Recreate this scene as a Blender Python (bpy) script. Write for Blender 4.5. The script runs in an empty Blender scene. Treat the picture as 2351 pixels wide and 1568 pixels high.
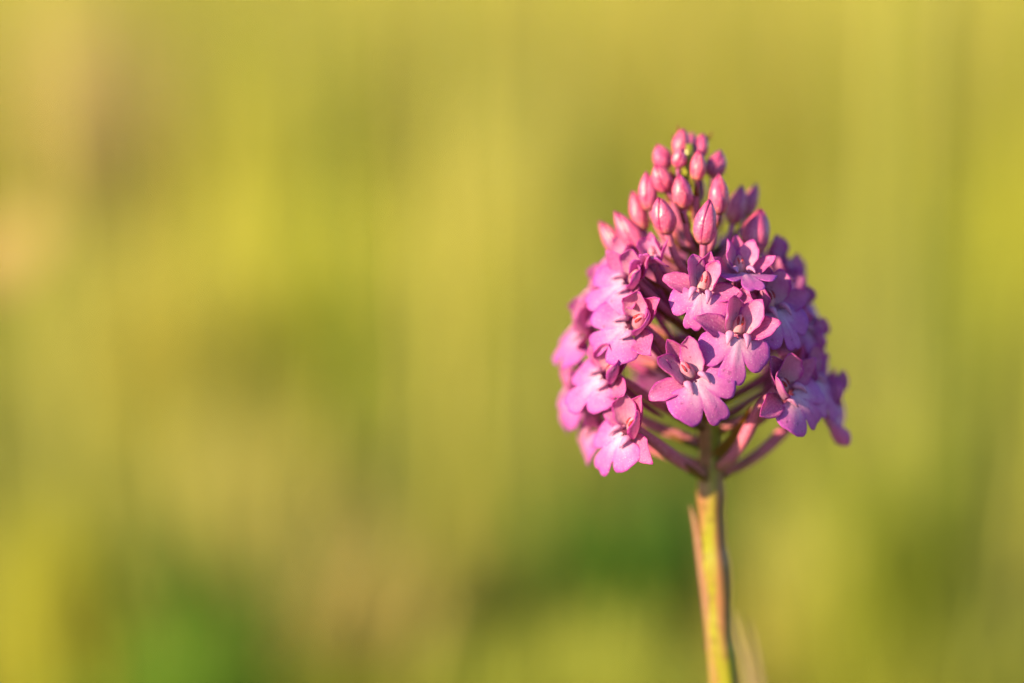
import bpy, math, random
import numpy as np
R = math.radians
MM = 0.001
rng = np.random.default_rng(11)
random.seed(11)
scene = bpy.context.scene
col = scene.collection

# ------------------------------------------------------------------ camera
PITCH = R(6.0)
DIST = 0.404                      # camera to the plane of the flower spike
W, H = 2351.0, 1568.0             # working pixel grid used to read off positions
CX = np.array((1.0, 0, 0))
CF = np.array((0, math.cos(PITCH), -math.sin(PITCH)))
CU = np.array((0, math.sin(PITCH), math.cos(PITCH)))
HEAD_Z = 0.262
C0 = np.array((0, 0, HEAD_Z)) - CF * DIST - CX * ((1625 - W / 2) / W * 0.36 * DIST) + CU * ((700 - H / 2) / W * 0.36 * DIST)

def P(sx, sy, d=0.0):
    """world point at reading (sx, sy), d millimetres in front of the spike's plane"""
    t = DIST - d * MM
    return C0 + CF * t + CX * ((sx - W / 2) / W * 0.36 * t) - CU * ((sy - H / 2) / W * 0.36 * t)

cam_d = bpy.data.cameras.new('camera')
cam = bpy.data.objects.new('camera', cam_d)
col.objects.link(cam)
cam.location = C0
cam.rotation_euler = (R(90) - PITCH, 0, 0)
cam_d.lens = 100
cam_d.sensor_width = 36
cam_d.clip_start = 0.01
cam_d.clip_end = 2000
cam_d.dof.use_dof = True
cam_d.dof.focus_distance = DIST - 16.6 * MM
cam_d.dof.aperture_fstop = 4.1
scene.camera = cam

# ------------------------------------------------------------------ light
SUN_EL, SUN_AZ = R(15), R(54)      # azimuth: degrees to the left of the camera's back
sdir = np.array((-math.sin(SUN_AZ) * math.cos(SUN_EL), -math.cos(SUN_AZ) * math.cos(SUN_EL), math.sin(SUN_EL)))
world = bpy.data.worlds.new('World')
scene.world = world
world.use_nodes = True
nt = world.node_tree
sky = nt.nodes.new('ShaderNodeTexSky')
sky.sky_type = 'NISHITA'
sky.sun_disc = False
sky.sun_elevation = SUN_EL
sky.ozone_density = 3.5
sky.dust_density = 0.2
sky.sun_rotation = math.atan2(sdir[0], sdir[1])
nt.links.new(sky.outputs[0], nt.nodes['Background'].inputs[0])
nt.nodes['Background'].inputs[1].default_value = 0.122
sun_d = bpy.data.lights.new('sun', 'SUN')
sun_d.energy = 5.0
sun_d.angle = R(0.53)
sun_d.color = (1.0, 0.77, 0.44)
sun = bpy.data.objects.new('sun', sun_d)
col.objects.link(sun)
from mathutils import Vector
sun.rotation_euler = Vector(tuple(sdir)).to_track_quat('Z', 'Y').to_euler()
sun.location = (-2, -1.5, 2)
scene.view_settings.view_transform = 'Standard'
scene.view_settings.look = 'None'
scene.view_settings.gamma = 1.0
scene.view_settings.exposure = 1.5
scene.view_settings.use_curve_mapping = False
scene.cycles.use_adaptive_sampling = False
scene.cycles.max_bounces = 10
scene.cycles.transmission_bounces = 8

# ------------------------------------------------------------------ materials
def node_mat(name):
    m = bpy.data.materials.new(name)
    m.use_nodes = True
    m.node_tree.nodes.clear()
    return m, m.node_tree.nodes, m.node_tree.links

def mathn(N, L, op, a, b=None, c=None, clamp=False):
    n = N.new('ShaderNodeMath'); n.operation = op; n.use_clamp = clamp
    for i, v in enumerate((a, b, c)):
        if v is None: continue
        if isinstance(v, (int, float)): n.inputs[i].default_value = v
        else: L.new(v, n.inputs[i])
    return n.outputs[0]

def mix(N, L, fac, a, b):
    n = N.new('ShaderNodeMix'); n.data_type = 'RGBA'
    for k, v in ((0, fac), (6, a), (7, b)):
        if isinstance(v, (int, float)): n.inputs[k].default_value = v
        elif isinstance(v, tuple): n.inputs[k].default_value = (*v, 1)
        else: L.new(v, n.inputs[k])
    return n.outputs[2]

def step(N, L, v, lo, hi, smooth=True):
    n = N.new('ShaderNodeMapRange'); n.interpolation_type = 'SMOOTHSTEP' if smooth else 'LINEAR'
    L.new(v, n.inputs[0]); n.inputs[1].default_value = lo; n.inputs[2].default_value = hi
    return n.outputs[0]

def petal_mat(name, body, base, rim, base_at=(0.0, 0.45), rim_at=(0.72, 1.0), rim_amt=0.7, transl=0.35, rough=0.5,
              vein=0.12, mottle=0.25, radial=False, spec=0.2):
    """uv.x runs across (0..1), uv.y from the base (0) to the tip (1)"""
    m, N, L = node_mat(name)
    out = N.new('ShaderNodeOutputMaterial')
    uv = N.new('ShaderNodeUVMap'); sep = N.new('ShaderNodeSeparateXYZ'); L.new(uv.outputs[0], sep.inputs[0])
    u = sep.outputs[1]
    av = mathn(N, L, 'ABSOLUTE', mathn(N, L, 'MULTIPLY_ADD', sep.outputs[0], 2.0, -1.0))
    tc = N.new('ShaderNodeTexCoord')
    nz = N.new('ShaderNodeTexNoise'); nz.inputs['Scale'].default_value = 1900; nz.inputs['Detail'].default_value = 5
    L.new(tc.outputs['Object'], nz.inputs['Vector'])
    nb = N.new('ShaderNodeTexNoise'); nb.inputs['Scale'].default_value = 260; nb.inputs['Detail'].default_value = 2
    L.new(tc.outputs['Object'], nb.inputs['Vector'])
    uj = mathn(N, L, 'ADD', u, mathn(N, L, 'MULTIPLY_ADD', nb.outputs[0], 0.5, -0.25))
    c = mix(N, L, step(N, L, uj, *base_at), base, body)
    edge = u if radial else mathn(N, L, 'MAXIMUM', av, step(N, L, u, 0.70, 1.0))
    ej = mathn(N, L, 'ADD', edge, mathn(N, L, 'MULTIPLY_ADD', nb.outputs[0], 0.3, -0.15))
    c = mix(N, L, mathn(N, L, 'MULTIPLY', step(N, L, ej, *rim_at), rim_amt), c, rim)
    dark = tuple(x * f for x, f in zip(body, (0.72, 0.45, 0.66)))
    wv = mathn(N, L, 'SINE', mathn(N, L, 'ADD', mathn(N, L, 'MULTIPLY', sep.outputs[0], 46.0), mathn(N, L, 'MULTIPLY', nb.outputs[0], 9.0)))
    vn = mathn(N, L, 'MULTIPLY', step(N, L, wv, 0.35, 1.0), vein)
    c = mix(N, L, vn, c, dark)
    c = mix(N, L, mathn(N, L, 'MULTIPLY', step(N, L, nz.outputs[0], 0.42, 0.68), mottle), c, dark)
    ns = N.new('ShaderNodeTexNoise'); ns.inputs['Scale'].default_value = 5200; ns.inputs['Detail'].default_value = 2
    L.new(tc.outputs['Object'], ns.inputs['Vector'])
    c = mix(N, L, mathn(N, L, 'MULTIPLY', step(N, L, ns.outputs[0], 0.60, 0.70), 0.45), c, (0.80, 0.58, 0.66))
    sp2 = N.new('ShaderNodeTexNoise'); sp2.inputs['Scale'].default_value = 1300; sp2.inputs['Detail'].default_value = 1
    L.new(tc.outputs['Object'], sp2.inputs['Vector'])
    c = mix(N, L, mathn(N, L, 'MULTIPLY', step(N, L, sp2.outputs[0], 0.69, 0.75), 0.6), c, tuple(v * .45 for v in body))
    oi = N.new('ShaderNodeObjectInfo')
    hs = N.new('ShaderNodeHueSaturation')
    L.new(mathn(N, L, 'MULTIPLY_ADD', oi.outputs['Random'], 0.03, 0.485), hs.inputs['Hue'])
    L.new(mathn(N, L, 'MULTIPLY_ADD', oi.outputs['Random'], 0.22, 0.9), hs.inputs['Value'])
    L.new(c, hs.inputs['Color']); c = hs.outputs[0]
    vo = N.new('ShaderNodeTexVoronoi'); vo.inputs['Scale'].default_value = 4200
    L.new(tc.outputs['Object'], vo.inputs['Vector'])
    hgt = mathn(N, L, 'ADD', mathn(N, L, 'MULTIPLY', vo.outputs['Distance'], -0.5), mathn(N, L, 'MULTIPLY', nz.outputs[0], 1.6))
    bp = N.new('ShaderNodeBump'); bp.inputs['Strength'].default_value = 0.35; bp.inputs['Distance'].default_value = 0.00012
    L.new(hgt, bp.inputs['Height'])
    pb = N.new('ShaderNodeBsdfPrincipled')
    L.new(c, pb.inputs['Base Color']); pb.inputs['Roughness'].default_value = rough
    pb.inputs['Specular IOR Level'].default_value = spec
    L.new(bp.outputs[0], pb.inputs['Normal'])
    tr = N.new('ShaderNodeBsdfTranslucent'); L.new(c, tr.inputs[0])
    ms = N.new('ShaderNodeMixShader'); ms.inputs[0].default_value = transl
    L.new(pb.outputs[0], ms.inputs[1]); L.new(tr.outputs[0], ms.inputs[2]); L.new(ms.outputs[0], out.inputs[0])
    return m

M = {}
M['lip'] = petal_mat('lip_petal', (0.58, 0.135, 0.46), (0.70, 0.45, 0.64), (0.41, 0.04, 0.48), base_at=(0.0, 0.74), rim_at=(0.78, 1.08),
                     rim_amt=0.8, radial=True, vein=0.16, mottle=0.2, transl=0.44)
M['sepal'] = petal_mat('sepal', (0.61, 0.15, 0.40), (0.61, 0.24, 0.43), (0.44, 0.016, 0.35), base_at=(0.0, 0.4), rim_amt=0.75, vein=0.35, mottle=0.45, transl=0.46)
M['hood'] = petal_mat('hood_petal', (0.66, 0.235, 0.50), (0.70, 0.40, 0.57), (0.46, 0.018, 0.37), base_at=(0.0, 0.6), rim_at=(0.66, 0.98), rim_amt=0.85, vein=0.2, mottle=0.3, transl=0.52)
M['bud'] = petal_mat('bud_sepal', (0.57, 0.09, 0.21), (0.56, 0.24, 0.15), (0.34, 0.006, 0.13), base_at=(0.0, 0.3), rim_at=(0.50, 1.05), rim_amt=0.9,
                     vein=0.45, mottle=0.55, transl=0.20, rough=0.36, spec=0.5)
M['ovary'] = petal_mat('ovary_skin', (0.48, 0.12, 0.24), (0.42, 0.17, 0.14), (0.40, 0.075, 0.31), base_at=(0.0, 0.5), rim_at=(0.8, 1.1), rim_amt=0.5,
                       vein=0.3, mottle=0.4, transl=0.12, radial=True, rough=0.38)
M['spur'] = petal_mat('spur_skin', (0.38, 0.06, 0.20), (0.42, 0.13, 0.26), (0.40, 0.055, 0.24), base_at=(0.0, 0.25), radial=True, transl=0.25, rough=0.38, vein=0.1)
M['ridge'] = petal_mat('lip_ridge', (0.56, 0.22, 0.44), (0.58, 0.26, 0.46), (0.54, 0.17, 0.42), transl=0.3, vein=0.0, mottle=0.08)
M['column'] = petal_mat('column', (0.54, 0.20, 0.30), (0.56, 0.26, 0.34), (0.46, 0.10, 0.24), transl=0.2, vein=0.1, mottle=0.4)
M['pollen'] = petal_mat('pollen_case', (0.30, 0.02, 0.045), (0.32, 0.03, 0.05), (0.25, 0.012, 0.04), transl=0.1, vein=0.0, mottle=0.3)
M['bract'] = petal_mat('bract', (0.20, 0.055, 0.02), (0.22, 0.17, 0.02), (0.17, 0.03, 0.03), base_at=(0.0, 0.7), rim_at=(0.5, 1.0), transl=0.3, vein=0.35, mottle=0.4, rough=0.5)
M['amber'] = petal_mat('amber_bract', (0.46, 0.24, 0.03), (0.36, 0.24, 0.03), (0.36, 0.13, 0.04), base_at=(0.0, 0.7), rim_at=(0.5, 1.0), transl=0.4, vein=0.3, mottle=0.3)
M['leaf'] = petal_mat('stem_leaf', (0.25, 0.115, 0.07), (0.26, 0.17, 0.03), (0.17, 0.06, 0.04), base_at=(0.05, 0.6), rim_at=(0.55, 1.0), transl=0.25, vein=0.4, mottle=0.3, rough=0.42)

def stem_mat():
    m, N, L = node_mat('stem_skin')
    out = N.new('ShaderNodeOutputMaterial')
    tc = N.new('ShaderNodeTexCoord')
    mp = N.new('ShaderNodeMapping'); mp.inputs['Scale'].default_value = (420, 420, 38); L.new(tc.outputs['Object'], mp.inputs[0])
    nz = N.new('ShaderNodeTexNoise'); nz.inputs['Scale'].default_value = 1.0; nz.inputs['Detail'].default_value = 3
    L.new(mp.outputs[0], nz.inputs['Vector'])
    c = mix(N, L, step(N, L, nz.outputs[0], 0.44, 0.58), (0.20, 0.20, 0.010), (0.23, 0.10, 0.045))
    n2 = N.new('ShaderNodeTexNoise'); n2.inputs['Scale'].default_value = 900; n2.inputs['Detail'].default_value = 3
    L.new(tc.outputs['Object'], n2.inputs['Vector'])
    c = mix(N, L, mathn(N, L, 'MULTIPLY', step(N, L, n2.outputs[0], 0.5, 0.72), 0.7), c, (0.12, 0.075, 0.015))
    bp = N.new('ShaderNodeBump'); bp.inputs['Strength'].default_value = 0.4; bp.inputs['Distance'].default_value = 0.0004
    L.new(nz.outputs[0], bp.inputs['Height'])
    pb = N.new('ShaderNodeBsdfPrincipled'); L.new(c, pb.inputs['Base Color']); pb.inputs['Roughness'].default_value = 0.33
    pb.inputs['Subsurface Weight'].default_value = 0.0
    L.new(bp.outputs[0], pb.inputs['Normal']); L.new(pb.outputs[0], out.inputs[0])
    return m
M['stem'] = stem_mat()

def grass_mat():
    m, N, L = node_mat('grass_blade')
    out = N.new('ShaderNodeOutputMaterial')
    at = N.new('ShaderNodeAttribute'); at.attribute_name = 'tint'
    tc = N.new('ShaderNodeTexCoord')
    nz = N.new('ShaderNodeTexNoise'); nz.inputs['Scale'].default_value = 60; L.new(tc.outputs['Object'], nz.inputs['Vector'])
    hs = N.new('ShaderNodeHueSaturation'); L.new(at.outputs['Color'], hs.inputs['Color'])
    L.new(mathn(N, L, 'MULTIPLY_ADD', nz.outputs[0], 0.5, 0.75), hs.inputs['Value'])
    pb = N.new('ShaderNodeBsdfPrincipled'); L.new(hs.outputs[0], pb.inputs['Base Color']); pb.inputs['Roughness'].default_value = 0.55
    pb.inputs['Specular IOR Level'].default_value = 0.25
    tr = N.new('ShaderNodeBsdfTranslucent'); L.new(hs.outputs[0], tr.inputs[0])
    ms = N.new('ShaderNodeMixShader'); ms.inputs[0].default_value = 0.4
    L.new(pb.outputs[0], ms.inputs[1]); L.new(tr.outputs[0], ms.inputs[2]); L.new(ms.outputs[0], out.inputs[0])
    return m
M['grass'] = grass_mat()

def soil_mat():
    m, N, L = node_mat('meadow_soil')
    out = N.new('ShaderNodeOutputMaterial')
    tc = N.new('ShaderNodeTexCoord')
    nz = N.new('ShaderNodeTexNoise'); nz.inputs['Scale'].default_value = 3.0; nz.inputs['Detail'].default_value = 8
    L.new(tc.outputs['Object'], nz.inputs['Vector'])
    c = mix(N, L, nz.outputs[0], (0.10, 0.12, 0.02), (0.22, 0.19, 0.05))
    pb = N.new('ShaderNodeBsdfPrincipled'); L.new(c, pb.inputs['Base Color']); pb.inputs['Roughness'].default_value = 0.95
    bp = N.new('ShaderNodeBump'); bp.inputs['Distance'].default_value = 0.02; L.new(nz.outputs[0], bp.inputs['Height']); L.new(bp.outputs[0], pb.inputs['Normal'])
    L.new(pb.outputs[0], out.inputs[0])
    return m
M['soil'] = soil_mat()

# ------------------------------------------------------------------ mesh helpers
def nrm(v):
    v = np.asarray(v, float)
    return v / (np.linalg.norm(v, axis=-1, keepdims=True) + 1e-12)

def mesh_obj(name, verts, faces, uvs, mat, parent=None, loc=(0, 0, 0)):
    me = bpy.data.meshes.new(name)
    me.from_pydata([tuple(v) for v in verts], [], faces)
    if uvs is not None:
        lay = me.uv_layers.new(name='UVMap')
        idx = np.zeros(len(me.loops), dtype=np.int32); me.loops.foreach_get('vertex_index', idx)
        lay.data.foreach_set('uv', np.asarray(uvs, dtype=np.float32)[idx].ravel())
    me.polygons.foreach_set('use_smooth', [True] * len(me.polygons))
    me.materials.append(mat)
    o = bpy.data.objects.new(name, me)
    col.objects.link(o)
    o.location = loc
    if parent is not None: o.parent = parent
    return o

def sheet(G, thick, flip=False):
    """closed thin solid from a grid of points G[nu, nv, 3]; rim thinner than the middle"""
    nu, nv = G.shape[:2]
    du = np.gradient(G, axis=0); dv = np.gradient(G, axis=1)
    n = nrm(np.cross(dv, du))
    U, V = np.meshgrid(np.linspace(0, 1, nu), np.linspace(0, 1, nv), indexing='ij')
    e = np.minimum(1, np.minimum(np.minimum(V, 1 - V) * 4, (1 - U) * 4))
    t = thick * (0.4 + 0.6 * np.sqrt(e))[..., None]
    A = G + n * t / 2; B = G - n * t / 2
    verts = np.concatenate([A.reshape(-1, 3), B.reshape(-1, 3)])
    uv = np.stack([V, U], -1).reshape(-1, 2); uvs = np.concatenate([uv, uv])
    F = []; o = nu * nv
    I = lambda i, j: i * nv + j
    for i in range(nu - 1):
        for j in range(nv - 1):
            F.append((I(i, j), I(i, j + 1), I(i + 1, j + 1), I(i + 1, j)))
            F.append((o + I(i, j), o + I(i + 1, j), o + I(i + 1, j + 1), o + I(i, j + 1)))
    ring = [I(0, j) for j in range(nv)] + [I(i, nv - 1) for i in range(1, nu)] + [I(nu - 1, j) for j in range(nv - 2, -1, -1)] + [I(i, 0) for i in range(nu - 2, 0, -1)]
    for a, b in zip(ring, ring[1:] + ring[:1]):
        F.append((b, a, o + a, o + b))
    return verts, F, uvs

def curve_fn(pts):
    x = np.array([p[0] for p in pts], float); y = np.array([p[1] for p in pts], float)
    m = np.gradient(y, x)
    def f(t):
        t = np.clip(np.asarray(t, float), x[0], x[-1]); k = np.clip(np.searchsorted(x, t, 'right') - 1, 0, len(x) - 2)
        h = x[k + 1] - x[k]; s = (t - x[k]) / h
        return np.maximum(0.012, (2*s**3-3*s**2+1)*y[k] + (s**3-2*s**2+s)*h*m[k] + (-2*s**3+3*s**2)*y[k+1] + (s**3-s**2)*h*m[k+1])
    return f
SEPAL_W = curve_fn([(0, .42), (.18, .72), (.45, 1), (.68, .84), (.86, .44), (.95, .2), (1, .03)])
HOOD_W = curve_fn([(0, .45), (.25, .86), (.55, 1), (.78, .82), (.92, .46), (1, .10)])
BRACT_W = curve_fn([(0, .7), (.25, 1), (.6, .6), (.85, .25), (1, .02)])

def petal(o, along, normal, L, wd, prof, bend=0.0, back=0.0, cup=0.6, ruffle=0.0, skew=0.0, tip=0.0, nu=15, nv=11, thick=0.16, r=None):
    """grid of a petal: starts at o, runs along `along`, its front faces `normal`; angles in radians, lengths in mm"""
    r = r or random
    a = nrm(along); n = np.asarray(normal, float); n = nrm(n - a * np.dot(n, a)); s = np.cross(a, n)
    u = np.linspace(0, 1, nu)
    ang = back + bend * u + tip * np.clip((u - .75) / .25, 0, 1) ** 2
    ca = np.cumsum(np.concatenate([[0], (np.cos(ang[1:]) + np.cos(ang[:-1])) / 2])) * L / (nu - 1)
    cn = np.cumsum(np.concatenate([[0], (np.sin(ang[1:]) + np.sin(ang[:-1])) / 2])) * L / (nu - 1)
    v = np.linspace(-1, 1, nv)
    Wd = wd * prof(u)
    th = v[None, :] * cup
    X = Wd[:, None] * (np.sin(th) / cup if abs(cup) > 1e-3 else v[None, :] + 0 * th)
    Nn = Wd[:, None] * ((1 - np.cos(th)) / cup if abs(cup) > 1e-3 else 0 * th)
    ph = r.uniform(0, 6.28); k1 = r.uniform(5, 9)
    Nn = Nn + ruffle * np.sin(k1 * u[:, None] + ph + 1.7 * np.sign(v)[None, :]) * (v[None, :] ** 2) * np.minimum(1, Wd[:, None])
    X = X + skew * (u[:, None] ** 1.5) * L + 0.03 * wd * np.sin(23 * u[:, None] + ph) * v[None, :]
    an = -np.sin(ang); nn = np.cos(ang)
    G = (np.asarray(o, float)[None, None]
         + a[None, None] * (ca[:, None] + an[:, None] * Nn)[..., None]
         + n[None, None] * (cn[:, None] + nn[:, None] * Nn)[..., None]
         + s[None, None] * X[..., None])
    return G

def bezier(a, b, c, d, n):
    t = np.linspace(0, 1, n)[:, None]
    return (1-t)**3*a + 3*(1-t)**2*t*b + 3*(1-t)*t*t*c + t**3*d

def tube(path, rad, ns=10, flat=1.0, ridge=0.0, ridges=6, twist=0.0):
    path = np.asarray(path, float); n = len(path)
    tan = nrm(np.gradient(path, axis=0))
    ref = np.array((0.3, 0.5, 0.81)); x = nrm(np.cross(tan[0], ref)); V = []; UV = []
    for i in range(n):
        x = nrm(x - tan[i] * np.dot(x, tan[i])); y = np.cross(tan[i], x)
        for j in range(ns):
            q = 2 * math.pi * j / ns
            rr = rad[i] * (1 + ridge * math.cos(ridges * q + twist * i / n))
            V.append(path[i] + x * math.cos(q) * rr + y * math.sin(q) * rr * flat); UV.append((j / ns, i / (n - 1)))
    F = [(i*ns+j, i*ns+(j+1) % ns, (i+1)*ns+(j+1) % ns, (i+1)*ns+j) for i in range(n-1) for j in range(ns)]
    b = len(V); V.append(path[0]); V.append(path[-1]); UV += [(0.5, 0), (0.5, 1)]
    for j in range(ns):
        F.append((b, (j+1) % ns, j)); F.append((b+1, (n-1)*ns+j, (n-1)*ns+(j+1) % ns))
    return np.array(V), F, UV

# ------------------------------------------------------------------ the orchid
AXIS = [(1578, 330), (1588, 430), (1600, 560), (1613, 720), (1622, 860), (1630, 1000), (1632, 1090), (1634, 1180), (1641, 1270), (1651, 1370), (1653, 1460), (1668, 1568)]
def axis_d(sy): return (930 - sy) * 0.0619 * 0.15
axis_pts = [P(x, y, axis_d(y)) for x, y in AXIS]
_dir = nrm(axis_pts[-1] - axis_pts[-5])
foot = axis_pts[-1].copy()
tail = []
for k in range(1, 13):
    q = k / 12
    z = foot[2] * (1 - q) - 0.004 * (q == 1)
    dd = nrm(_dir * (1 - q * .6) + np.array((0, 0, -1)) * q * .6)
    prev = tail[-1] if tail else foot
    tail.append(prev + dd / abs(dd[2]) * (prev[2] - z))
axis_all = np.array(axis_pts + tail)
base = np.array((axis_all[-1][0], axis_all[-1][1], 0.0))
def axis_at(sy):
    ys = [a[1] for a in AXIS]
    sy = min(max(sy, ys[0]), ys[-1])
    x = np.interp(sy, ys, [a[0] for a in AXIS])
    return P(x, sy, axis_d(sy))

orchid = bpy.data.objects.new('orchid', None)
col.objects.link(orchid)
orchid.location = base
orchid.empty_display_size = 0.02
orchid['label'] = 'pink and purple pyramidal orchid with a cone of florets and buds on a slender stem'
orchid['category'] = 'flower'

def smooth_path(pts, k=4):
    pts = np.asarray(pts); n = len(pts); t = np.arange(n); tt = np.linspace(0, n - 1, (n - 1) * k + 1)
    m = np.gradient(pts, axis=0); i = np.minimum(tt.astype(int), n - 2); s = (tt - i)[:, None]
    return (2*s**3-3*s**2+1)*pts[i] + (s**3-2*s**2+s)*m[i] + (-2*s**3+3*s**2)*pts[i+1] + (s**3-s**2)*m[i+1]
sp = smooth_path(axis_all, 4)
hgt = np.array([np.dot(p - axis_pts[5], CU) for p in sp]) / MM
srad = np.interp(hgt, [-200, -60, -35, -8, 0, 15, 30, 42], [2.2, 1.75, 1.75, 1.95, 1.8, 1.5, 1.3, 0.7]) * MM
srad = srad * (1 + .045 * np.sin(hgt * .55) + .03 * np.sin(hgt * 1.37 + 1) + .10 * np.exp(-((hgt + 19.5) / 1.6) ** 2))
stem = mesh_obj('stem', *tube(sp - base, srad, ns=24, ridge=0.06, ridges=6, twist=5.0)[:3], M['stem'], orchid)

def cam_dir(az, el):
    az, el = R(az), R(el)
    return nrm(-CF * math.cos(az) * math.cos(el) + CX * math.sin(az) * math.cos(el) + CU * math.sin(el))

def frame(az, el, roll):
    f = cam_dir(az, el)
    u = nrm(CU - f * np.dot(CU, f)); r = np.cross(u, f)      # r: the viewer's right when the floret faces the viewer
    if np.dot(r, CX) < 0 and abs(az) < 90: r = -r
    c, s = math.cos(R(roll)), math.sin(R(roll))
    u2 = u * c + r * s; r2 = r * c - u * s
    return f, u2, r2

def lip_grid(rnd, size, fwd, recurve, o, f, u, r, uneven=0.0, fold=0.0, nt_=81, nr=15):
    th = np.linspace(-R(112), R(112), nt_)
    rr = np.zeros(nt_)
    side = R(66 + rnd.uniform(-3, 3)); midw = R(30 + rnd.uniform(-6, 5)); notch = rnd.uniform(.38, .47)
    sl = [1.0 + rnd.uniform(-.13, .12) + uneven, 1.0 + rnd.uniform(-.10, .10), 1.0 + rnd.uniform(-.13, .12) - uneven]
    for i, t in enumerate(th):
        if abs(t) <= midw:
            q = abs(t) / midw; v = notch + (sl[1] - notch) * max(0, 1 - q ** 4.2) ** .55 - 0.05 * math.exp(-(t / .09) ** 2)
        else:
            k = 0 if t < 0 else 2; c = (midw + R(112)) / 2; hw = (R(112) - midw) / 2; q = (abs(t) - c) / hw
            lo = notch if q < 0 else .30
            v = lo + (sl[k] - lo) * max(0, 1 - abs(q) ** (4.2 if q < 0 else 2.6)) ** .55
        v *= 1 + .012 * math.sin(13 * t + sl[0] * 40) + .005 * math.sin(29 * t)
        rr[i] = v
    rho = np.linspace(.05, 1, nr)
    Rr = rho[:, None] * rr[None, :] * size
    T = th[None, :] * (1 - .10 * (1 - rho[:, None]))
    p = Rr * np.sin(T); q = Rr * np.cos(T)
    q = q * 1.16 + .12 * size * rho[:, None] ** .6
    x = Rr / size
    n = -.13 * size * x ** 2.2                                    # lobes droop
    lobe = np.cos(3 * th * 180 / 200)[None, :]
    n = n + .05 * size * (1 - lobe) * x * (x < 2) * .5 + .05 * size * np.exp(-(p / (.10 * size)) ** 2) * (1 - x)
    n = n + .045 * size * np.sin(T * 2.3 + sl[2] * 30) * x ** 2
    for k, cth in enumerate((-R(70), 0, R(70))):
        n = n + rnd.uniform(-.20, .14) * size * np.exp(-((T - cth) / .42) ** 2) * x ** 2.5
    n = n - fold * np.abs(p) ** 1.4 / size ** .4
    a = nrm(-u * math.cos(fwd) + f * math.sin(fwd)); nn = nrm(f * math.cos(fwd) + u * math.sin(fwd))
    # recurve along q
    ph = recurve * np.clip(q / size, -1, 1.2)
    aa = q * np.cos(ph / 2) + n * np.sin(ph); bb = -q * np.sin(ph / 2) + n * np.cos(ph)
    return o + a * aa[..., None] + nn * bb[..., None] + r * p[..., None]

def spike_base(pos, drop):
    """where a floret's stalk leaves the axis: drop millimetres below the floret"""
    rel = pos - axis_pts[5]
    sy = 1000 - (np.dot(rel, CU) / MM - drop) / 0.0619
    return axis_at(sy), sy

n_part = [0]
def add(kind, geo, mat, parent):
    v, F, uv = geo
    return mesh_obj(kind, np.asarray(v) * MM, F, uv, M[mat], parent)

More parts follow.
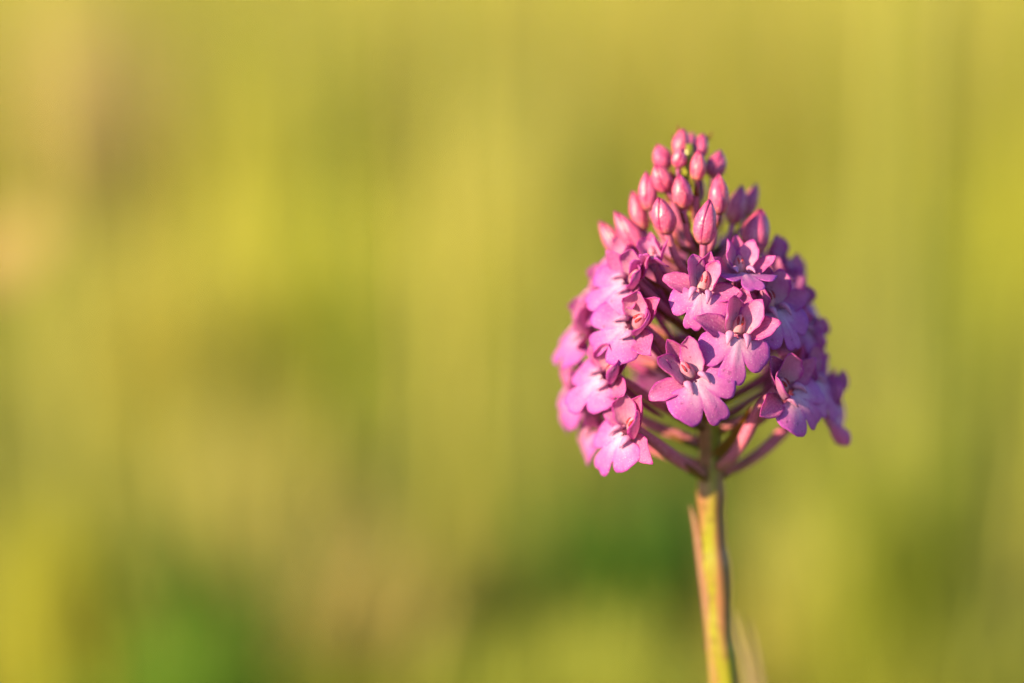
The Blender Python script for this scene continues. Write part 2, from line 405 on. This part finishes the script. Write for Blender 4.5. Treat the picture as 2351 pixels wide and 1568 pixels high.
def floret(sx, sy, d, az, el=0, roll=0, size=1.0, lip_fwd=28, recurve=25, opening=1.0, drop=7.0, lip=4.75, spur=True, bract=True, fold=0.0, uneven=0.0, seed=None, detail=True, amber=False):
    rnd = random.Random(seed if seed is not None else int(sx * 7 + sy * 13))
    pos = P(sx, sy, d)
    f, u, r = frame(az, el, roll)
    S = size
    j = lambda a: rnd.uniform(-a, a)
    A, _ = spike_base(pos, drop)
    A = (A - pos) / MM
    out = -f
    # ovary: leaves the axis rising outward, ends behind the throat
    horiz = nrm(-A - CU * np.dot(-A, CU))
    L0 = np.linalg.norm(A)
    A = A + horiz * 1.2
    end = -f * 1.7 * S
    path = bezier(A, A + (horiz * .85 + CU * .22) * L0 * .42, end - f * L0 * .22 - CU * L0 * .14, end, 16)
    t = np.linspace(0, 1, 16)
    rad = np.interp(t, [0, .12, .5, .8, .93, 1], [.60, .85, 1.0, .80, .64, .85]) * S * (.88 if sy > 890 else .72)
    path = np.concatenate([path, [-f * .7 * S]]); rad = np.append(rad, 1.25 * S)
    g = tube(path, rad, ns=12, ridge=.07, ridges=3, twist=4.0)
    fl = mesh_obj('floret', g[0] * MM, g[1], g[2], M['ovary'], orchid, loc=pos - base)
    rot = lambda a, b, q: nrm(a * math.cos(q) + b * math.sin(q))
    # dorsal sepal
    o = u * .5 * S - f * 1.3 * S
    add('dorsal_sepal', sheet(petal(o, rot(u, -f, R(4 + j(6))), f, 5.6 * S, 2.0 * S, SEPAL_W, bend=R(40 + j(14)), cup=1.1, ruffle=.18, tip=R(-35 + j(30)), r=rnd), .17), 'sepal', fl)
    # hood petals
    for s in (-1, 1):
        o = u * .1 * S + r * s * 1.1 * S - f * .6 * S
        al = nrm(u * .95 + r * s * (.26 + j(.07)) * opening + f * .16)
        no = nrm(f * .74 - r * s * .68)
        add('hood_petal', sheet(petal(o, al, no, 4.9 * S, 2.0 * S, HOOD_W, bend=R(22 + j(10)), cup=.95, ruffle=.32, tip=R(15 + j(50)), skew=s * .07, r=rnd), .16), 'hood', fl)
    # lateral sepals
    for s in (-1, 1):
        o = r * s * 1.0 * S - u * .25 * S - f * 1.0 * S
        up = R(16 + j(18))
        al = nrm(r * s * math.cos(up) + u * math.sin(up) + f * (.40 + .8 * (1 - opening)) + f * j(.2))
        no = nrm(f * .75 + u * .25 - r * s * .5)
        add('lateral_sepal', sheet(petal(o, al, no, 5.3 * S, 1.65 * S, SEPAL_W, bend=R(-12 + j(34)), cup=.6, ruffle=.28, tip=R(-20 + j(50)), r=rnd), .17), 'sepal', fl)
    # lip
    G = lip_grid(rnd, lip * S, R(lip_fwd), R(recurve), -u * .55 * S + f * .15 * S, f, u, r, uneven=uneven, fold=fold)
    add('lip', sheet(G, .2), 'lip', fl)
    if detail:
        fw = R(lip_fwd)
        la = nrm(-u * math.cos(fw) + f * math.sin(fw)); ln = nrm(f * math.cos(fw) + u * math.sin(fw))
        for s in (-1, 1):
            o = -u * .3 * S + f * .2 * S + r * s * .95 * S
            pth = bezier(o, o + ln * .7 + r * s * .15, o + la * .6 + ln * .9 + r * s * .35, o + la * 1.9 + ln * .25 + r * s * .35, 9)
            add('lip_ridge', tube(pth, np.array([.30, .46, .54, .57, .54, .48, .38, .26, .10]) * S, ns=9, flat=.7), 'ridge', fl)
        # column with its two pollen cases
        o = -f * .95 * S + u * .2 * S
        add('column', tube(bezier(o, o + u * .9 + f * .5, o + u * 1.5 + f * .75, o + u * 2.4 + f * .7, 9), np.array([.85, .86, .86, .84, .80, .72, .58, .38, .10]) * S, ns=10), 'column', fl)
        for s in (-1, 1):
            o2 = o + u * .75 * S + f * 1.16 * S + r * s * .27 * S
            add('pollen_case', tube(bezier(o2, o2 + u * .4 + f * .10, o2 + u * .8 + f * .08, o2 + u * 1.25 - f * .25, 7), np.array([.06, .17, .21, .22, .19, .14, .05]) * S, ns=7, flat=.8), 'pollen', fl)
    if spur:
        o = -u * .9 * S - f * .7 * S
        e = path[5] - CU * (2.2 + j(.8)) + r * j(2.0)
        pth = bezier(o, o + out * 2.5 - CU * .9, path[11] - CU * 2.4 + r * j(1.2), e, 14)
        add('spur', tube(pth, np.interp(np.linspace(0, 1, 14), [0, .1, .8, .95, 1], [.6, .44, .38, .34, .10]) * S, ns=8), 'spur', fl)
    if bract:
        n0 = nrm(np.cross(nrm(path[8] - path[0]), np.cross(CU, horiz)))
        if np.dot(n0, CU) > 0: n0 = -n0
        al = nrm(path[7] - path[0])
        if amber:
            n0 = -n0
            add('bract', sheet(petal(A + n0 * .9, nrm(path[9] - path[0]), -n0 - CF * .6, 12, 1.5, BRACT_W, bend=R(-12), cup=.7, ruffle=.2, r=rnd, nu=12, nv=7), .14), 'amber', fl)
        else:
            add('bract', sheet(petal(A + n0 * 1.1, al, -n0, min(L0 * .95, 13), 1.25, BRACT_W, bend=R(12), cup=.9, ruffle=.2, r=rnd, nu=12, nv=7), .14), 'bract', fl)
    return fl

def bud(sx, sy, d, w, h, lean=0.0, toward=0.0, drop=6.0, shade=0, mat='bud', neck=True, bract=True):
    """sx, sy: middle of the bud; w, h: its size as read; lean: degrees clockwise on the picture; toward: degrees its tip leans to the viewer"""
    rnd = random.Random(int(sx * 5 + sy * 11))
    a = nrm((CU * math.cos(R(lean)) + CX * math.sin(R(lean))) * math.cos(R(toward)) - CF * math.sin(R(toward)))
    hl = h * .0619 * 1.05; wd = w * .0619 / 2 * .90
    pos = P(sx, sy, d) - a * hl / 2 * MM
    A, _ = spike_base(pos, drop)
    A = (A - pos) / MM; L0 = np.linalg.norm(A)
    horiz = nrm(-A - CU * np.dot(-A, CU))
    path = bezier(A, A + (horiz * .9 + CU * .1) * L0 * .5, -a * L0 * .42, a * .25 * hl, 14)
    rad = np.interp(np.linspace(0, 1, 14), [0, .15, .55, .8, 1], [.45, .62, .8, .62, wd * .55]) * min(1.1, wd / 1.5) * .74
    rad[-1] = wd * .6
    g = tube(path, rad, ns=10, ridge=.06, ridges=3, twist=3)
    b = mesh_obj('bud', g[0] * MM, g[1], g[2], M['ovary'], orchid, loc=pos - base)
    x = nrm(np.cross(a, CF)); y = np.cross(a, x)
    prof = curve_fn([(0, .50), (.08, .72), (.22, .92), (.42, 1), (.62, .88), (.80, .60), (.93, .28), (1, .07)])
    toc = np.array((np.dot(-CF, x), np.dot(-CF, y)))
    q0 = math.atan2(toc[1], toc[0]) + rnd.choice((-1, 1)) * rnd.uniform(.25, .75)
    nu, nv = 15, 13
    tw = rnd.uniform(-.7, .7); wd *= rnd.uniform(.88, 1.08); hl *= rnd.uniform(.94, 1.05)
    uu = np.linspace(0, 1, nu)
    bendx = rnd.uniform(-.12, .12) * hl
    for k in range(3):
        qq = q0 + k * 2.094 + np.linspace(-1.22, 1.22, nv)
        off = np.linspace(.985, 1.03, nv)
        rad2 = wd * prof(uu)[:, None] * off[None, :]
        close = 1 - .10 * np.cos(np.linspace(-math.pi, math.pi, nv))[None, :] * 0
        edge = np.abs(np.linspace(-1, 1, nv))[None, :]
        hh = hl * (1 - .05 * edge ** 2 * uu[:, None]) * (1 + .035 * (k - 1))
        keel = (1 + .08 * (1 - edge) ** 2) * (1 + .035 * np.sin(7 * uu[:, None] + 3 * qq[None, :] + q0 * 5) + .02 * np.sin(13 * uu[:, None] - 5 * qq[None, :]))
        keel = keel + .10 * (uu[:, None] > .9) * (k == 1)
        Q = qq[None, :] + tw * uu[:, None]
        G = (a * (uu[:, None] * hh)[..., None] + x * (np.cos(Q) * rad2 * keel * close)[..., None] + y * (np.sin(Q) * rad2 * keel * close)[..., None]
             + x * (bendx * uu[:, None] ** 2 + 0 * rad2)[..., None])
        add('sepal', sheet(G, .16), mat, b)
    if bract:
        n0 = nrm(np.cross(nrm(path[8] - path[0]), np.cross(CU, horiz)))
        if np.dot(n0, CU) > 0: n0 = -n0
        add('bract', sheet(petal(A + n0 * .7, nrm(path[9] - path[0]), -n0, min(max(L0 * 1.15, 5), 10), .85, BRACT_W, bend=R(15), cup=.9, ruffle=.15, r=rnd, nu=10, nv=5), .13), 'bract', b)
    return b

# buds, from the tip down
for a in (
    (1563, 328, 5.2, 40, 58, 3, 8), (1606, 334, 4.2, 40, 58, 10, 0), (1583, 326, -1.0, 28, 44, 5, -10),
    (1521, 358, 4.0, 48, 58, -12, 10), (1560, 362, 7.6, 34, 42, 8, 20), (1604, 379, 8.0, 40, 64, 6, 8), (1644, 374, 3.5, 46, 62, 12, 0),
    (1517, 409, 7.0, 52, 62, -32, 20), (1567, 438, 9.4, 47, 74, -4, 12), (1485, 440, 6.5, 42, 78, -12, 5), (1652, 446, 9.0, 50, 84, 6, 8),
    (1523, 494, 11.0, 56, 78, -14, 14), (1618, 511, 12.2, 56, 90, 2, 12), (1464, 484, 5.0, 44, 88, -18, 0), (1737, 530, 6.5, 66, 98, 10, 0),
    (1690, 468, 2.5, 50, 88, 10, -5), (1722, 458, 0.0, 40, 74, 14, -8), (1450, 536, 5.5, 50, 108, -30, 0), (1412, 556, 2.0, 48, 104, -34, -5),
    (1600, 430, -2.5, 44, 76, 2, -14), (1550, 440, -3.0, 44, 76, -6, -14), (1640, 490, -5.5, 48, 80, 8, -18), (1540, 520, -6.5, 48, 84, -8, -18),
):
    bud(*a)

# open florets facing the viewer
floret(1611, 664, 15.6, -8, 0, 14, size=.95, lip_fwd=30, uneven=.03, drop=8)
floret(1695, 764, 17.2, 4, 0, 10, size=1.08, lip_fwd=24, uneven=-.02, drop=7)
floret(1590, 866, 18.0, 6, 4, -34, size=1.08, lip_fwd=22, uneven=-.03, drop=5.5, seed=5)
floret(1702, 622, 13.0, 14, 24, 0, size=.95, lip_fwd=56, recurve=4, drop=7)
floret(1497, 600, 10.5, -24, 26, -12, size=.80, lip_fwd=64, recurve=-45, opening=.3, lip=3.6, fold=.3, drop=6)
# lit side
floret(1442, 646, 10.5, -60, 4, 52, size=.98, lip_fwd=50)
floret(1450, 746, 13.0, -54, 0, 58, size=1.14, lip_fwd=48, seed=9)
floret(1392, 862, 10.0, -58, -2, 48, size=1.06, lip_fwd=44)
floret(1440, 990, 12.5, -56, -6, 38, size=1.08, lip_fwd=40, drop=6.5, spur=False)
floret(1372, 680, 1.0, -76, 8, 40, size=.95, lip_fwd=44)
floret(1338, 758, 0.0, -82, 2, 30, size=.98, lip_fwd=54)
floret(1322, 902, -1.0, -80, -6, 30, size=1.0, lip_fwd=40)
floret(1356, 972, -1.0, -80, -8, 26, size=1.0, lip_fwd=30, drop=6, spur=False)
# shaded side
floret(1776, 704, 11.5, 40, 6, -14, size=1.08, lip_fwd=36)
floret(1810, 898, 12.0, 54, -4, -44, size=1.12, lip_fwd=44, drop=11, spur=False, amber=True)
floret(1788, 622, 1.0, 68, 10, -42, size=1.0, lip_fwd=48)
floret(1820, 662, -2.0, 82, 4, -34, size=.98, lip_fwd=50)
floret(1842, 734, 2.0, 74, 2, -42, size=1.02, lip_fwd=44)
floret(1868, 806, -1.0, 80, -2, -30, size=1.02, lip_fwd=40)
far = floret(1908, 925, -1.0, 78, -6, -28, size=1.02, lip_fwd=38, drop=10, spur=False)
CLUB_W = curve_fn([(0, .3), (.3, .5), (.65, 1), (.85, .95), (.96, .55), (1, .1)])
add('lateral_sepal', sheet(petal((P(1893, 958, 2) - P(1908, 925, -1)) / MM, CX * .66 - CU * .75, -CF - CX * .3 + CU * .2, 5.4, 1.45, CLUB_W, bend=-.3, cup=-1.1), .2), 'sepal', far)
floret(1862, 872, 5.0, 68, 2, -30, size=1.0, lip_fwd=42)
floret(1424, 604, 4.5, -68, 12, 34, size=.85, lip_fwd=48, drop=7)
# back of the cone
for sx, sy, d, az in ((1470, 640, -9, -120), (1560, 620, -12, -165), (1660, 630, -12, 160), (1750, 660, -9, 125), (1430, 760, -11, -118),
                      (1640, 760, -17, 175), (1740, 750, -14, 142), (1810, 780, -8, 112), (1400, 880, -11, -112),
                      (1800, 880, -12, 122), (1530, 830, -20, -160)):
    floret(sx, sy, d, az, -4, 0, size=1.0, lip_fwd=38, detail=False, drop=5, spur=False)
# thin bract tips above the topmost buds
for k, (a, b, w_) in enumerate(((P(1556, 330, 5), P(1557, 284, 5), .42), (P(1548, 338, 4.6), P(1545, 304, 4.8), .3), (P(1612, 338, 2), P(1637, 301, 2.4), .34))):
    v_ = (b - a) / MM
    add('bract', sheet(petal((a - base) / MM, v_, -CF, np.linalg.norm(v_), w_, BRACT_W, bend=.1, cup=.8, nu=8, nv=5), .12), 'bract', orchid)

# sheathing leaves on the stem
M['pale_leaf'] = petal_mat('pale_leaf', (0.20, 0.155, 0.06), (0.18, 0.17, 0.03), (0.17, 0.12, 0.06), base_at=(0.05, 0.6), rim_at=(0.55, 1.0), transl=0.35, vein=0.4, mottle=0.3)
def stem_leaf(pts, wd, side, cupv=1.0, seed=1, mat='leaf'):
    rnd = random.Random(seed)
    pts = smooth_path([np.asarray(p) for p in pts], 5); n = len(pts)
    tan = nrm(np.gradient(pts, axis=0)); t = np.linspace(0, 1, n)
    v = np.linspace(-1, 1, 11)
    Wd = wd * MM * np.interp(t, [0, .3, .7, .92, 1], [1.0, .95, .6, .26, .04])
    G = np.zeros((n, 11, 3))
    for i in range(n):
        nn = nrm(side - tan[i] * np.dot(side, tan[i])); ss = np.cross(tan[i], nn)
        cu = cupv * (1.3 - .6 * t[i])
        G[i] = pts[i] + ss * (np.sin(v * cu) / cu * Wd[i])[:, None] - nn * ((1 - np.cos(v * cu)) / cu * Wd[i])[:, None]
    g = sheet(G - base, .3 * MM)
    return mesh_obj('leaf', g[0], g[1], g[2], M[mat], orchid)
stem_leaf([P(1650, 1800, -7.0), P(1634, 1560, -5.2), P(1622, 1430, -4.0), P(1606, 1300, -3.2), P(1595, 1215, -3.0), P(1584, 1160, -3.2)], 1.4, nrm(-CX * .8 - CF * .6), 1.1, 3)
stem_leaf([P(1690, 2000, -12.0), P(1712, 1800, -15.0), P(1722, 1640, -18), P(1712, 1540, -19), P(1696, 1470, -20.0), P(1682, 1400, -21)], 1.3, nrm(-CX * .5 - CF * .7), 1.0, 4, 'pale_leaf')
stem_leaf([P(1720, 2000, -15.0), P(1745, 1800, -20), P(1748, 1640, -24), P(1736, 1530, -26), P(1716, 1420, -28)], 1.4, nrm(-CX * .6 - CF * .6), 1.0, 5, 'pale_leaf')
stem_leaf([P(1646, 1500, -5.0), P(1650, 1400, -3.6), P(1648, 1330, -2.6), P(1642, 1240, -1.6), P(1640, 1170, -1.2)], 2.2, nrm(CX * .25 - CF), 1.35, 6)

# ------------------------------------------------------------------ the meadow
def ground_z(x, y):
    return 0.05 * np.maximum(0, y - 3.0) ** 1.1
xs = np.concatenate([np.linspace(-600, -12, 14), np.linspace(-10, 10, 41), np.linspace(12, 600, 14)])
ys = np.concatenate([np.linspace(-300, -6, 8), np.linspace(-5, 20, 51), np.linspace(24, 900, 24)])
V = []; F = []
for i, y in enumerate(ys):
    for j, x in enumerate(xs):
        V.append((x, y, float(ground_z(x, y)) + (0.012 * math.sin(x * 3.1 + y) * math.sin(y * 2.3) if abs(y) < 6 and math.hypot(x, y) > .3 else 0)))
nx = len(xs)
F = [(i*nx+j, i*nx+j+1, (i+1)*nx+j+1, (i+1)*nx+j) for i in range(len(ys)-1) for j in range(nx-1)]
g = mesh_obj('ground', V, F, None, M['soil'])
g['kind'] = 'structure'

def blades(name, X, Y, Hh, Wd, lean, tint, label, spread=None, seg=4):
    """a mass of bent grass blades as one mesh"""
    n = len(X); r = np.random.default_rng(len(X))
    Z = ground_z(X, Y) - 0.01
    ang = r.uniform(0, 2 * math.pi, n); face = r.uniform(0, math.pi, n)
    ln = lean * r.uniform(.2, 1, n)
    t = np.linspace(0, 1, seg + 1)
    V = np.zeros((n, seg + 1, 2, 3))
    for k, tt in enumerate(t):
        bx = X + np.cos(ang) * ln * Hh * tt ** 2; by = Y + np.sin(ang) * ln * Hh * tt ** 2
        bz = Z + Hh * (tt - .25 * ln * tt ** 2)
        w = Wd * (1 - tt ** 2.2 * .93) / 2
        for s, sg in ((0, -1), (1, 1)):
            V[:, k, s, 0] = bx + np.cos(face) * w * sg; V[:, k, s, 1] = by + np.sin(face) * w * sg; V[:, k, s, 2] = bz
    nvb = (seg + 1) * 2
    b = np.arange(n)[:, None, None] * nvb; k = np.arange(seg)[None, :, None] * 2
    Fq = (b + k + np.array([0, 1, 3, 2])[None, None, :]).reshape(-1, 4)
    me = bpy.data.meshes.new(name)
    me.vertices.add(n * nvb); me.vertices.foreach_set('co', V.astype(np.float32).ravel())
    me.loops.add(Fq.size); me.loops.foreach_set('vertex_index', Fq.astype(np.int32).ravel())
    me.polygons.add(len(Fq)); me.polygons.foreach_set('loop_start', np.arange(0, Fq.size, 4, dtype=np.int32))
    me.update(calc_edges=True)
    at = me.color_attributes.new('tint', 'FLOAT_COLOR', 'POINT')
    c = np.ones((n, nvb, 4), np.float32); c[:, :, :3] = np.asarray(tint)[:, None, :]
    at.data.foreach_set('color', c.ravel())
    me.materials.append(M['grass'])
    o = bpy.data.objects.new(name, me); col.objects.link(o)
    o['kind'] = 'stuff'; o['label'] = label
    return o

YEL = np.array((0.405, 0.388, 0.038)); GRN = np.array((0.245, 0.29, 0.025)); TAN = np.array((0.49, 0.385, 0.11)); DRK = np.array((0.075, 0.19, 0.015))
OLV = np.array((0.30, 0.29, 0.02)); PAL = np.array((0.44, 0.41, 0.095)); ROSE = np.array((0.50, 0.365, 0.165))
def wave(x, y, s, ph=0.0):
    return .5 + .25 * np.sin(x * s + 1.3 * y * s + ph) + .25 * np.sin(2.1 * y * s - 1.2 * x * s + 2 * ph + 1)
def field(n, y0, y1, power=1.0, half=lambda y: .32 * y + .8):
    Y = y0 + (y1 - y0) * rng.random(n) ** power
    X = (rng.random(n) * 2 - 1) * half(Y)
    return X, Y
def tints(X, Y, a, b, s, ph, jit=.18):
    w = wave(X, Y, s, ph)[:, None]
    return (a * w + b * (1 - w)) * (1 + jit * (rng.random((len(X), 1)) * 2 - 1))

X, Y = field(24000, 1.0, 7.0)
Hh = (.30 + .22 * rng.random(len(X))) * (0.35 + .65 * np.clip((Y - .9) / 1.3, 0, 1))
blades('meadow_grass', X, Y, Hh, .004 + .003 * rng.random(len(X)), .55, tints(X, Y, YEL, GRN, 2.2, .4), 'blurred yellow-green meadow grass filling the field behind the orchid')
X, Y = field(9000, 1.6, 7.0)
blades('dry_grass', X, Y, .40 + .22 * rng.random(len(X)), .003 + .003 * rng.random(len(X)), .4, tints(X, Y, TAN, YEL, 2.6, 2.0), 'blurred dry straw-coloured stalks standing among the green meadow grass')
X, Y = field(26000, 7.0, 40.0, 1.3, lambda y: .35 * y + 1)
blades('far_grass', X, Y, .45 + .3 * rng.random(len(X)), .015 + .02 * rng.random(len(X)), .45, tints(X, Y, YEL, GRN, .7, 1.0), 'distant blurred strip of sunlit meadow at the top of the field', seg=3)
X, Y = field(9000, -.25, 1.0, 1, lambda y: 0 * y + .9)
keep = np.hypot(X - base[0], Y - base[1]) > .012
X, Y = X[keep], Y[keep]
blades('short_grass', X, Y, .03 + .06 * rng.random(len(X)), .003 + .002 * rng.random(len(X)), .6, tints(X, Y, GRN, DRK, 6, 0), 'short green grass around the foot of the orchid stem')

X, Y = field(5200, .50, 1.35, 1, lambda y: .3 * y + .5)
sl_ = X / (Y + .404 + .02) * W / .36 + W / 2 - 40
keep = ~(((np.abs(sl_ - 1430) < 110) | (np.abs(sl_ - 490) < 80)) & (Y < 1.0))
X, Y = X[keep], Y[keep]
w_ = (.5 + .16 * np.sin(X * 47 + 1.0) + .1 * np.sin(X * 83 + 2))[:, None]
T = (PAL * .85 * w_ + GRN * .85 * (1 - w_)) * (.8 + .4 * rng.random((len(X), 1)))
blades('fresh_grass', X, Y, (.12 + .11 * rng.random(len(X))) * (.85 + .25 * (Y - .5)), .004 + .003 * rng.random(len(X)), .22, T, 'blurred fresh green upright grass across the lower meadow behind the orchid stem')

def tuft(name, sx, top, back, width, colour, n, label, lean=.25, blade=.006, uneven=.35):
    """a clump of blades rooted `back` metres behind the orchid; sx, top and width as read off the picture"""
    t = (DIST + back); px = .36 / W * t
    c = P(sx, top, -back / MM)
    a = rng.random(n) * 2 * math.pi; q = np.sqrt(rng.random(n))
    X = c[0] + np.cos(a) * q * width * px / 2; Y = c[1] + np.sin(a) * q * width * px / 2
    top_z = c[2] - ground_z(c[0], c[1])
    Hh = top_z * (1 - uneven * rng.random(n)) * (1.02 - .12 * q ** 2)
    T = np.asarray(colour)[None, :] * (.8 + .4 * rng.random((n, 1)))
    return blades(name, X, Y, Hh, blade * (.7 + .6 * rng.random(n)), lean, T, label)

tuft('leafy_tuft', 1425, 900, .52, 250, DRK * .75, 460, 'blurred dark green leafy patch low behind the orchid stem', blade=.008, uneven=.5)
tuft('fresh_tuft', 1150, 1300, .42, 280, GRN * .8 + PAL * .3, 300, uneven=.15, label= 'blurred mid green grass low between the tan clump and the stem', blade=.005, lean=.2)
tuft('leafy_tuft', 1150, 1140, .65, 260, DRK * .8 + TAN * .22, 150, 'blurred dull olive patch between the tan clump and the orchid stem', blade=.008)
tuft('leafy_tuft', 500, 920, .46, 120, DRK, 200, 'blurred dark green wedge of leaves beside the tan clump', blade=.008, uneven=.8, lean=.3)
tuft('leafy_tuft', 460, 1240, .42, 280, DRK * .9 + GRN * .35, 260, 'blurred deep green low leaves at the foot of the dark wedge', blade=.009)
tuft('straw_tuft', 750, 980, .46, 240, TAN, 200, 'blurred tan clump of dry grass between the two dark green patches', blade=.006, uneven=.3)
tuft('straw_tuft', 110, 990, .46, 230, YEL * .95, 230, 'blurred bright yellow column of grass along the field edge', blade=.006, uneven=.2, lean=.1)
tuft('straw_tuft', 200, -120, 1.6, 330, ROSE, 420, 'blurred rosy tan stalks rising beside the orange flower', blade=.006, lean=.15, uneven=.5)
tuft('straw_tuft', 680, 260, .9, 340, YEL * 1.2 + TAN * .1, 300, 'blurred golden yellow grass clump in the open field', blade=.006, lean=.2)
tuft('straw_tuft', 610, 730, .52, 400, PAL * .55 + TAN * .4, 330, 'blurred straw yellow grass under the golden clump', blade=.005, lean=.2)
tuft('straw_tuft', 370, 330, .85, 280, TAN * .45 + YEL * .6, 230, 'blurred amber grass clump between the rosy stalks and the golden clump', blade=.006, lean=.2)
tuft('straw_tuft', 590, -60, 1.5, 300, YEL * .6 + PAL * .5, 330, 'blurred light yellow grass rising behind the golden clump', blade=.006, lean=.15)
tuft('fresh_tuft', 1950, 1330, .42, 300, GRN * .6 + YEL * .45, 200, 'blurred olive green grass low beside the foot of the pale clump', blade=.005, lean=.2)
tuft('straw_tuft', 1190, 60, 1.3, 220, PAL * 1.08, 330, 'blurred pale upright grass band beside the orchid spike', blade=.005, lean=.12)
tuft('leafy_tuft', 870, 420, .55, 40, GRN * .8, 14, 'blurred narrow green upright band beside the golden clump', blade=.006, lean=.1)
tuft('leafy_tuft', 2080, 760, .46, 190, GRN * .85, 170, 'blurred green upright grass clump on the shaded flank of the orchid', blade=.007, lean=.2)
tuft('leafy_tuft', 2260, 1200, .42, 300, GRN * .55 + PAL * .2, 200, 'blurred grey-green low leaves below the upright green clump', blade=.008)
tuft('straw_tuft', 2345, 200, 1.2, 130, YEL * 1.12, 180, 'blurred bright yellow grass band past the green clump', blade=.005, lean=.1)
tuft('fresh_tuft', 1420, 1250, .42, 300, GRN * .8 + PAL * .45, 380, uneven=.15, label= 'blurred pale green grass below the dark leafy patch beside the stem', blade=.005, lean=.2)
tuft('fresh_tuft', 840, 1330, .40, 260, YEL * .35 + GRN * .5, 260, 'blurred olive yellow grass low in front of the tan clump', blade=.005, lean=.2)
tuft('straw_tuft', 1850, 960, .50, 260, PAL + GRN * .1, 260, 'blurred pale green grass clump beside the orchid stem', blade=.005, lean=.2)

sx_ = np.array([250, 590, 640, 815, 930, 1040, 1215, 1260, 1985, 2110, 2150, 2290, 2335])
bk_ = np.array([.55, .6, .8, .5, .6, .7, .55, .6, .7, .5, .6, .55, .6])
tn_ = [PAL, YEL, PAL, GRN * .8, YEL, TAN, PAL, YEL, PAL, GRN * .6, GRN * .6, GRN * .8, YEL]
X = []; Y = []; T = []
for a, b, c in zip(sx_, bk_, tn_):
    p = P(a, 600, -b / MM)
    for k in range(2):
        X.append(p[0] + rng.normal() * .008); Y.append(p[1] + rng.normal() * .03); T.append(c * (.85 + .3 * rng.random()))
X, Y, T = np.array(X), np.array(Y), np.array(T)
blades('tall_stalks', X, Y, .36 + .16 * rng.random(len(X)), .004 + .003 * rng.random(len(X)), .10, T, 'blurred faint upright grass stalks streaking the meadow')

# a small orange flower, far out of focus
fc = P(18, 585, -360)
wf = bpy.data.objects.new('wildflower', None); col.objects.link(wf)
fbase = np.array((fc[0] + .01, fc[1], float(ground_z(fc[0], fc[1]))))
wf.location = fbase
wf['label'] = 'small orange wildflower blurred to a soft round patch in the meadow'; wf['category'] = 'flower'
M['orange'] = petal_mat('orange_petal', (0.34, 0.25, 0.07), (0.34, 0.25, 0.07), (0.34, 0.24, 0.08), vein=.1, mottle=.1)
M['green'] = petal_mat('green_stalk', (0.20, 0.24, 0.03), (0.18, 0.22, 0.03), (0.2, 0.22, 0.03), vein=.1, mottle=.1)
rel = (fc - fbase) / MM
add('stalk', tube(bezier(np.zeros(3), rel * .3 + CX * 4, rel * .7 + CX * 3, rel, 14), np.linspace(1.1, .8, 14), ns=8), 'green', wf)
hd = nrm(-CF * .7 + CU * .55 - CX * .4); hx = nrm(np.cross(hd, CU)); hy = np.cross(hd, hx)
add('flower_centre', tube(np.array([rel + hd * q for q in (-1.5, 0, 1.2, 2.2, 2.8)]), np.array([1.2, 2.8, 3.0, 2.2, .4]), ns=12), 'orange', wf)
for k in range(13):
    q = k * 2 * math.pi / 13
    dv = hx * math.cos(q) + hy * math.sin(q)
    add('petal', sheet(petal(rel + dv * 2.4, nrm(dv + hd * .3), hd, 12, 2.9, HOOD_W, bend=-.3, cup=.4, nu=9, nv=5), .2), 'orange', wf)
for k, sgn in enumerate((-1, 1)):
    add('leaf', sheet(petal(rel * (.25 + .2 * k) + CX * 3, nrm(CX * sgn + CU * .8), CU, 40, 4, SEPAL_W, bend=-.5, cup=.5, nu=10, nv=5), .3), 'green', wf)
